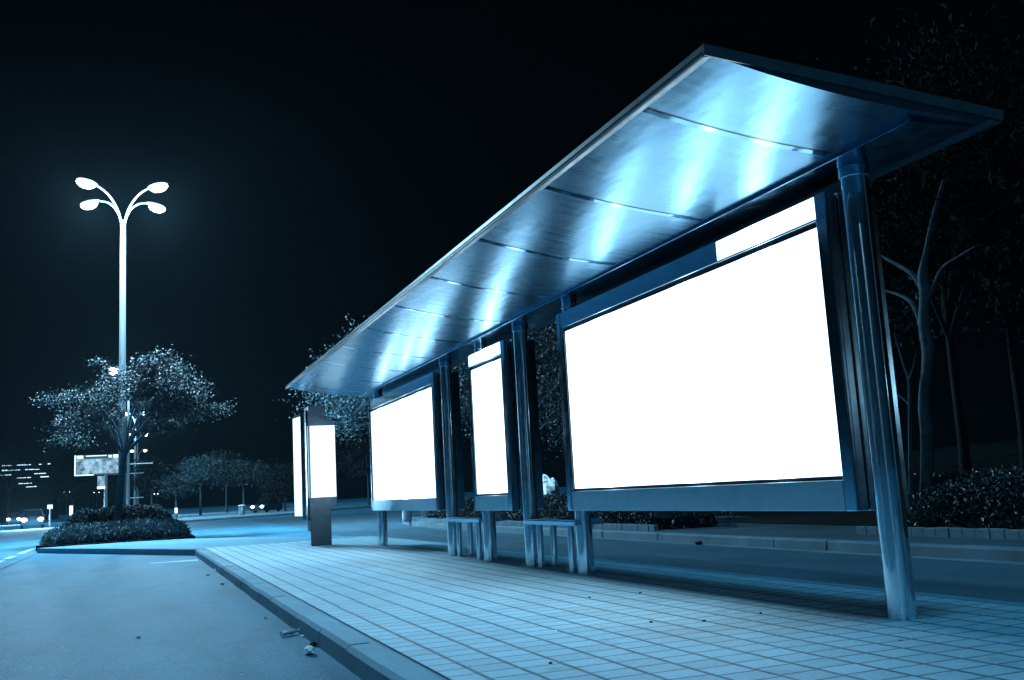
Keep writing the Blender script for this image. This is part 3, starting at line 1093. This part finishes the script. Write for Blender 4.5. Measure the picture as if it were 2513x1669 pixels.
# round trees beyond the junction
TG = 'round crowned trees beyond the junction'
def px_tree(px, d, ytop, ybot, wpx, label, leaf, n, per, lean=0):
    x, y = gd(px, d)
    k = d/FPX
    hor = 1254-(px-300)*.0557
    zt = 1+(hor-ytop)*k
    zb2 = 1+(hor-ybot)*k
    r_ = wpx*k/2
    make_tree('round_tree', label, (x, y, 0), zb2+.2*(zt-zb2), (x, y, (zt+zb2)/2), (r_, r_, (zt-zb2)/2*1.05), n, per, .30, leaf, trunk_r=.12, spread=1.1, group=TG, branches=7, up=.35, gap=.16)
px_tree(432, 112, 1176, 1228, 58, 'small round tree at the left end of the row beyond the junction', M_['leafmid'], 40, 45)
px_tree(492, 118, 1128, 1212, 92, 'palest round tree of the row beyond the junction', M_['leaflit'], 70, 60)
px_tree(598, 116, 1140, 1206, 108, 'flat topped round tree with a slim trunk above the litter bin', M_['leafmid'], 70, 60)
px_tree(556, 140, 1112, 1190, 96, 'tallest dark tree behind the round trees beyond the junction', M_['leafdark'], 60, 55)
px_tree(700, 112, 1150, 1240, 92, 'dark tree close left of the sign kiosk beyond the junction', M_['leafdark'], 70, 60)
px_tree(372, 120, 1130, 1235, 70, 'dark bushy tree right of the banner pole beyond the junction', M_['leafdark'], 60, 55)
px_tree(905, 130, 1085, 1190, 120, 'dim tree between the sign kiosk and the farthest advert panel', M_['leafdark'], 70, 50)
px_tree(815, 150, 1090, 1200, 120, 'dim tree half hidden behind the sign kiosk', M_['leafdark'], 70, 50)
px_tree(180, 240, 1195, 1246, 90, 'far bushy tree under the billboard at left', M_['leafdark'], 60, 40)
px_tree(20, 230, 1120, 1240, 90, 'far dark tree at the left edge before the office building', M_['leafdark'], 60, 40)
px_tree(258, 200, 1188, 1250, 60, 'far small tree left of the leaning trunk beyond the hedge', M_['leafdark'], 50, 40)

# ================================================================== SMALL THINGS FAR AWAY
def bin_thing(px, py, h, label):
    x, y, z = gp(px, py, 0)
    t = thing('litter_bin', label, 'litter bin', (x, y, 0))
    r_ = h*.30
    q = MB(); q.lathe(x, y, [(r_*.8, 0), (r_*.85, .1*h), (r_*.95, .12*h), (r_, .78*h), (r_*.98, .8*h)], 20)
    q.build('body', M_['binbody'], t, smooth=True)
    q = MB(); q.lathe(x, y, [(r_*1.12, .86*h), (r_*1.15, .88*h), (r_*1.1, .96*h), (r_*.3, h)], 20)
    q.build('lid', M_['paper'], t, smooth=True)
    q = MB()
    for k in range(4):
        a = PI/4+k*PI/2
        q.tube([(x+r_*.85*math.cos(a), y+r_*.85*math.sin(a), .75*h), (x+r_*.85*math.cos(a), y+r_*.85*math.sin(a), .9*h)], .02, 6)
    q.build('lid_supports', M_['dark'], t)
bin_thing(594, 1264, .95, 'pale litter bin with a flat lid standing beyond the junction')
bin_thing(1000, 1281, .62, 'grey litter bin seen under the farthest advert panel')

# billboard
bx, by = gd(242, 90)
tb = thing('billboard', 'lit billboard on a post showing through the left of the tree crown', 'billboard', (bx, by, 0))
q = MB(); q.cyl(bx, by+.55, 0, 5.0, .13, n=14); q.build('post', M_['pole'], tb, smooth=True)
q = MB(); q.box(bx-.12, bx+.10, by-1.86, by+1.74, 4.05, 5.75); q.build('cabinet', M_['dark'], tb)
q = MB(); q.box(bx+.101, bx+.13, by-1.74, by+1.62, 4.17, 5.40); q.build('face', M_['board'], tb)
q = MB()
q.box(bx+.101, bx+.15, by-1.86, by-1.78, 4.05, 5.75); q.box(bx+.101, bx+.15, by-1.78, by-.4, 4.05, 4.13)
q.box(bx+.101, bx+.15, by-1.7, by-1.2, 5.45, 5.70); q.box(bx+.101, bx+.15, by+.75, by+1.0, 5.48, 5.68); q.box(bx+.101, bx+.15, by+1.1, by+1.5, 5.45, 5.70)
q.box(bx+.101, bx+.15, by-1.0, by+.6, 5.62, 5.68)
q.build('lit_edge', M_['boardframe'], tb)
q = MB(); q.box(bx+.0, bx+.1, by-.1, by+.5, 2.95, 3.95); q.build('lower_sign', M_['board'], tb)
q = MB(); q.box(bx+.101, bx+.12, by-.12, by+.5, 2.9, 3.1); q.build('lit_edge', M_['boardframe'], tb)

# office building
ox, oy = gd(55, 250)
to = thing('office_building', 'dark office block with broken rows of lit windows at far left', 'building', (ox, oy, 0))
q = MB(); q.box(ox-18, ox-3, oy-9, oy+6.2, 0, 15.2); wl = q.build('wall', M_['night'], to)
q = MB(); q.box(ox-18.3, ox-2.7, oy-9.3, oy+6.5, 15.2, 15.7); q.box(ox-12, ox-8, oy-3, oy+1, 15.7, 17.2); q.build('roof', M_['night'], to)
rr = random.Random(12)
for zr, y0, y1, dens in ((12.5, -4.6, 5.2, .75), (11.4, -4.6, 2.8, .45), (10.4, -8.6, 3.2, .5), (9.6, -2.4, 3.4, .45), (8.3, -1.2, .8, .6), (7.5, .4, 3.0, .6)):
    y = y0
    while y < y1:
        w = rr.uniform(.5, 1.8)
        if rr.random() < dens:
            q = MB()
            q.box(ox-3.02, ox-2.96, oy+y, oy+y+w, zr, zr+rr.uniform(.10, .22))
            q.build('window', M_['window'], to)
        y += w+.12

# cars coming
def make_car():
    t = thing('car', 'oncoming car with glaring headlights at far left', 'car', (0, 0, RZ), 'oncoming cars')
    q = MB()
    prof = [(-2.6, .25), (-2.65, .75), (-2.3, 1.0), (-1.5, 1.08), (-.7, 1.72), (1.0, 1.76), (1.8, 1.2), (2.5, 1.1), (2.6, .7), (2.55, .25)]
    vs = [(-x_, -.98*(1 if z < 1.3 else .78), z+RZ) for x_, z in prof]+[(-x_, .98*(1 if z < 1.3 else .78), z+RZ) for x_, z in prof]
    n_ = len(prof)
    q.add(vs, [tuple(range(n_)), tuple(range(2*n_-1, n_-1, -1))]+[(i, n_+i, n_+(i+1) % n_, (i+1) % n_) for i in range(n_)])
    q.build('body', M_['dark'], t, bev=.05)
    q = MB(); q.add([(1.52, -.86, 1.14+RZ), (1.52, .86, 1.14+RZ), (.80, .72, 1.66+RZ), (.80, -.72, 1.66+RZ)], [(0, 1, 2, 3)])
    q.build('windscreen', M_['black'], t)
    for sx in (1.6, -1.6):
        for sy in (-.95, .78):
            q = MB(); q.tube([(sx, sy, .4+RZ), (sx, sy+.18, .4+RZ)], .4, 18)
            q.build('wheel', M_['black'], t, smooth=True)
    for sy in (-.68, .68):
        q = MB(); q.blob((2.60, sy, .78+RZ), (.07, .26, .19), 8)
        q.build('headlight', M_['head'], t, smooth=True)
    return t
car = make_car()
cx_, cy_ = gd(80, 104)
car.location = Vector((cx_, cy_, RZ))*S
car.rotation_euler = (0, 0, math.atan2(-cy_, -cx_))
cx2, cy2 = gd(34, 170)
dup(car, (cx2, cy2, RZ), 'smaller oncoming car farther away at the left edge', None, math.atan2(-cy2, -cx2))
cx3, cy3 = gd(655, 112)
c3 = dup(car, (cx3, cy3, -.005), 'parked car with small lights beyond the junction left of the kiosk', None, math.atan2(-cy3, -cx3)-.5, .8)
# small lit posts and signs at the roadside
def lit_box(px, d, ztop, w, h, label):
    x, y = gd(px, d)
    t = thing('light_box_sign', label, 'sign', (x, y, 0))
    q = MB(); q.cyl(x, y, 0, ztop, .07, n=10); q.build('post', M_['pole'], t)
    q = MB(); q.box(x+.08, x+.22, y-w/2, y+w/2, ztop-h, ztop); q.build('lit_face', M_['boardframe'], t)
lit_box(123, 100, 1.9, .42, .36, 'small square lit sign beside the road right of the headlights')
lit_box(175, 104, 1.75, .30, .9, 'slim lit post sign just left of the island hedges')
lit_box(432, 100, 1.0, .25, .5, 'small lit roadside sign under the round trees beyond the junction')

# white tarpaulin on the slope
x, y = -38.0, 16.0
t = thing('tarpaulin', 'crumpled white tarpaulin glowing behind the hedge left of the widest advert panel', 'tarpaulin', (x, y, .3))
q = MB(); q.blob((x, y, .95), (.55, .38, .42), 7, 0, .16, 4); q.blob((x-.1, y-.2, 1.25), (.35, .25, .25), 6, 0, .2, 8)
q.box(x-.35, x+.35, y-.3, y+.3, rise(x, y)-.05, .75)
q.build('cover', M_['tarp'], t)

# ================================================================== LITTER
def paper(px, py, s, label, z=RZ, seed=1, nm='crumpled_paper', mt='paper', flat=.7):
    x, y, z = gp(px, py, z)
    q = MB(); q.blob((x, y, z+s*flat*.55), (s*1.1, s*.8, s*flat*.62), 6, 0, .34, seed, zmin=z-.006)
    tag(q.build(nm, M_[mt], origin=(x, y, z)), label, 'litter')
paper(760, 1604, .047, 'crumpled white paper in the road by the kerb', seed=3, flat=1.0)
paper(651, 1516, .020, 'tiny white scrap left of the plastic bottle', seed=5)
paper(742, 1561, .022, 'small pale scrap between the bottle and the kerb', seed=6, flat=.3)
paper(530, 1400, .040, 'white scrap by the kerb near the bay corner', seed=7)
paper(518, 1391, .025, 'smaller white scrap beyond the other near the bay corner', seed=9)
paper(770, 1585, .035, 'dark clod against the kerb behind the crumpled paper', seed=8, nm='dirt_clod', mt='night')
paper(340, 1565, .028, 'lone dark leaf lying in the middle of the bus bay', seed=11, nm='fallen_leaf', mt='night', flat=.3)
paper(510, 1412, .045, 'dark leaf in the bay near the corner white scraps', seed=12, nm='fallen_leaf', mt='night', flat=.3)
paper(545, 1434, .040, 'dark leaf in the bay gutter nearer than the white scraps', seed=13, nm='fallen_leaf', mt='night', flat=.3)
paper(1716, 1336, .085, 'dark clump of leaves on the rear road against the far kerb', seed=14, nm='leaf_heap', mt='night', flat=.5)
bx_, by_, bz_ = gp(713, 1557, RZ)
t = thing('plastic_bottle', 'crushed clear plastic bottle lying in the road by the kerb', 'bottle', (bx_, by_, bz_))
q = MB()
ax = Vector((-.55, .83, 0)).normalized()
c0 = Vector((bx_, by_, bz_+.022))
prof = [(k*.8, r_*.85) for k, r_ in [(-.13, .012), (-.128, .026), (-.06, .027), (-.035, .018), (-.01, .027), (.05, .026), (.085, .013), (.10, .010)]]
q.tube([c0+ax*u for u, _ in prof], [r_ for _, r_ in prof], 12)
q.build('body', M_['plastic'], t, smooth=True)
q = MB(); q.tube([c0+ax*.08, c0+ax*.10], .011, 12); q.build('cap', M_['paper'], t, smooth=True)
peb = [(1447, 1467, 'dark pebble on the tiles nearest the second bench'), (1571, 1456, 'dark pebble left of centre on the tiles under the widest panel'),
       (1728, 1525, 'dark pebble on the middle of the tiles under the widest panel'), (1867, 1506, 'dark pebble nearest the tallest pillar on the tiles'),
       (1598, 1528, 'pale ringed pebble on the brightest tiles'), (1351, 1629, 'small dark pebble low on the tiles near the picture bottom'),
       (2210, 1572, 'flat dark leaf on the tiles in front of the nearest pillar'), (1363, 1548, 'pale leaf lying across a tile joint')]
for i, (px, py, lab) in enumerate(peb):
    paper(px, py, .014, lab, .004, 20+i, 'pebble' if 'pebble' in lab else 'fallen_leaf', 'night' if 'pale leaf' not in lab else 'paper', .6 if 'pebble' in lab else .2)

# ================================================================== LIGHT
w = bpy.data.worlds.new('World')
sc.world = w
w.use_nodes = True
bg = w.node_tree.nodes['Background']
bg.inputs[0].default_value = (.10, .34, .60, 1)
bg.inputs[1].default_value = .00014
sl = bpy.data.lights.new('sun', 'SUN')
sl.energy = .30
sl.angle = math.radians(9)
sl.color = (.17, .62, 1.0)
so = bpy.data.objects.new('sun', sl)
COL.objects.link(so)
# light comes from high up, slightly from the right end of the shelter
d = Vector((-.30, .04, -1)).normalized()
so.rotation_euler = d.to_track_quat('-Z', 'Y').to_euler()
for sx in (1, -1):
    for sy in (1, -1):
        add_lamp_light(-42+sx*1.45, -.44+sy*1.35, 13.45, 2000).parent = None
for x, y, _ in added_lamps:
    add_lamp_light(x, y, 13.2, (120 if y < -10 else 300) if x < 40 else 900, .12)
x3, y3 = gd(314.5, 97)
add_lamp_light(x3, y3, 12.6, 3500, .5)
x3, y3 = gd(331, 141)
add_lamp_light(x3, y3, 12.6, 3500, .5)

for (qx, qy) in ((cx_, cy_), (cx2, cy2)):
    dd = math.hypot(qx, qy)
    lo = add_lamp_light(qx*(1-2.75/dd), qy*(1-2.75/dd), .65, 5000, .12)
    lo.data.type = 'SPOT'
    lo.data.spot_size = math.radians(130)
    lo.data.spot_blend = .6
    lo.rotation_euler = Vector((-qx, -qy, -2)).to_track_quat('-Z', 'Y').to_euler()
# night air: thin even haze that glows round the lamps
hz = MB(); hz.box(-940, 60, -260, 260, -1.4, 18.5)
ho = hz.build('haze', [])
ho['kind'] = 'stuff'
hm = bpy.data.materials.new('night_haze'); hm.use_nodes = True
nt = hm.node_tree
nt.nodes.remove(nt.nodes['Principled BSDF'])
pv = nt.nodes.new('ShaderNodeVolumePrincipled')
pv.inputs['Color'].default_value = (.5, .82, 1, 1)
pv.inputs['Density'].default_value = .0001
pv.inputs['Anisotropy'].default_value = .2
nt.links.new(pv.outputs[0], nt.nodes['Material Output'].inputs['Volume'])
ho.data.materials.append(hm)

sc.view_settings.view_transform = 'Standard'
sc.view_settings.look = 'None'
sc.view_settings.exposure = 2.0
sc.view_settings.gamma = 1
sc.cycles.use_denoising = True
sc.cycles.max_bounces = 8
sc.cycles.diffuse_bounces = 3
sc.cycles.glossy_bounces = 5
sc.cycles.sample_clamp_indirect = 1.2
sc.cycles.sample_clamp_direct = 5
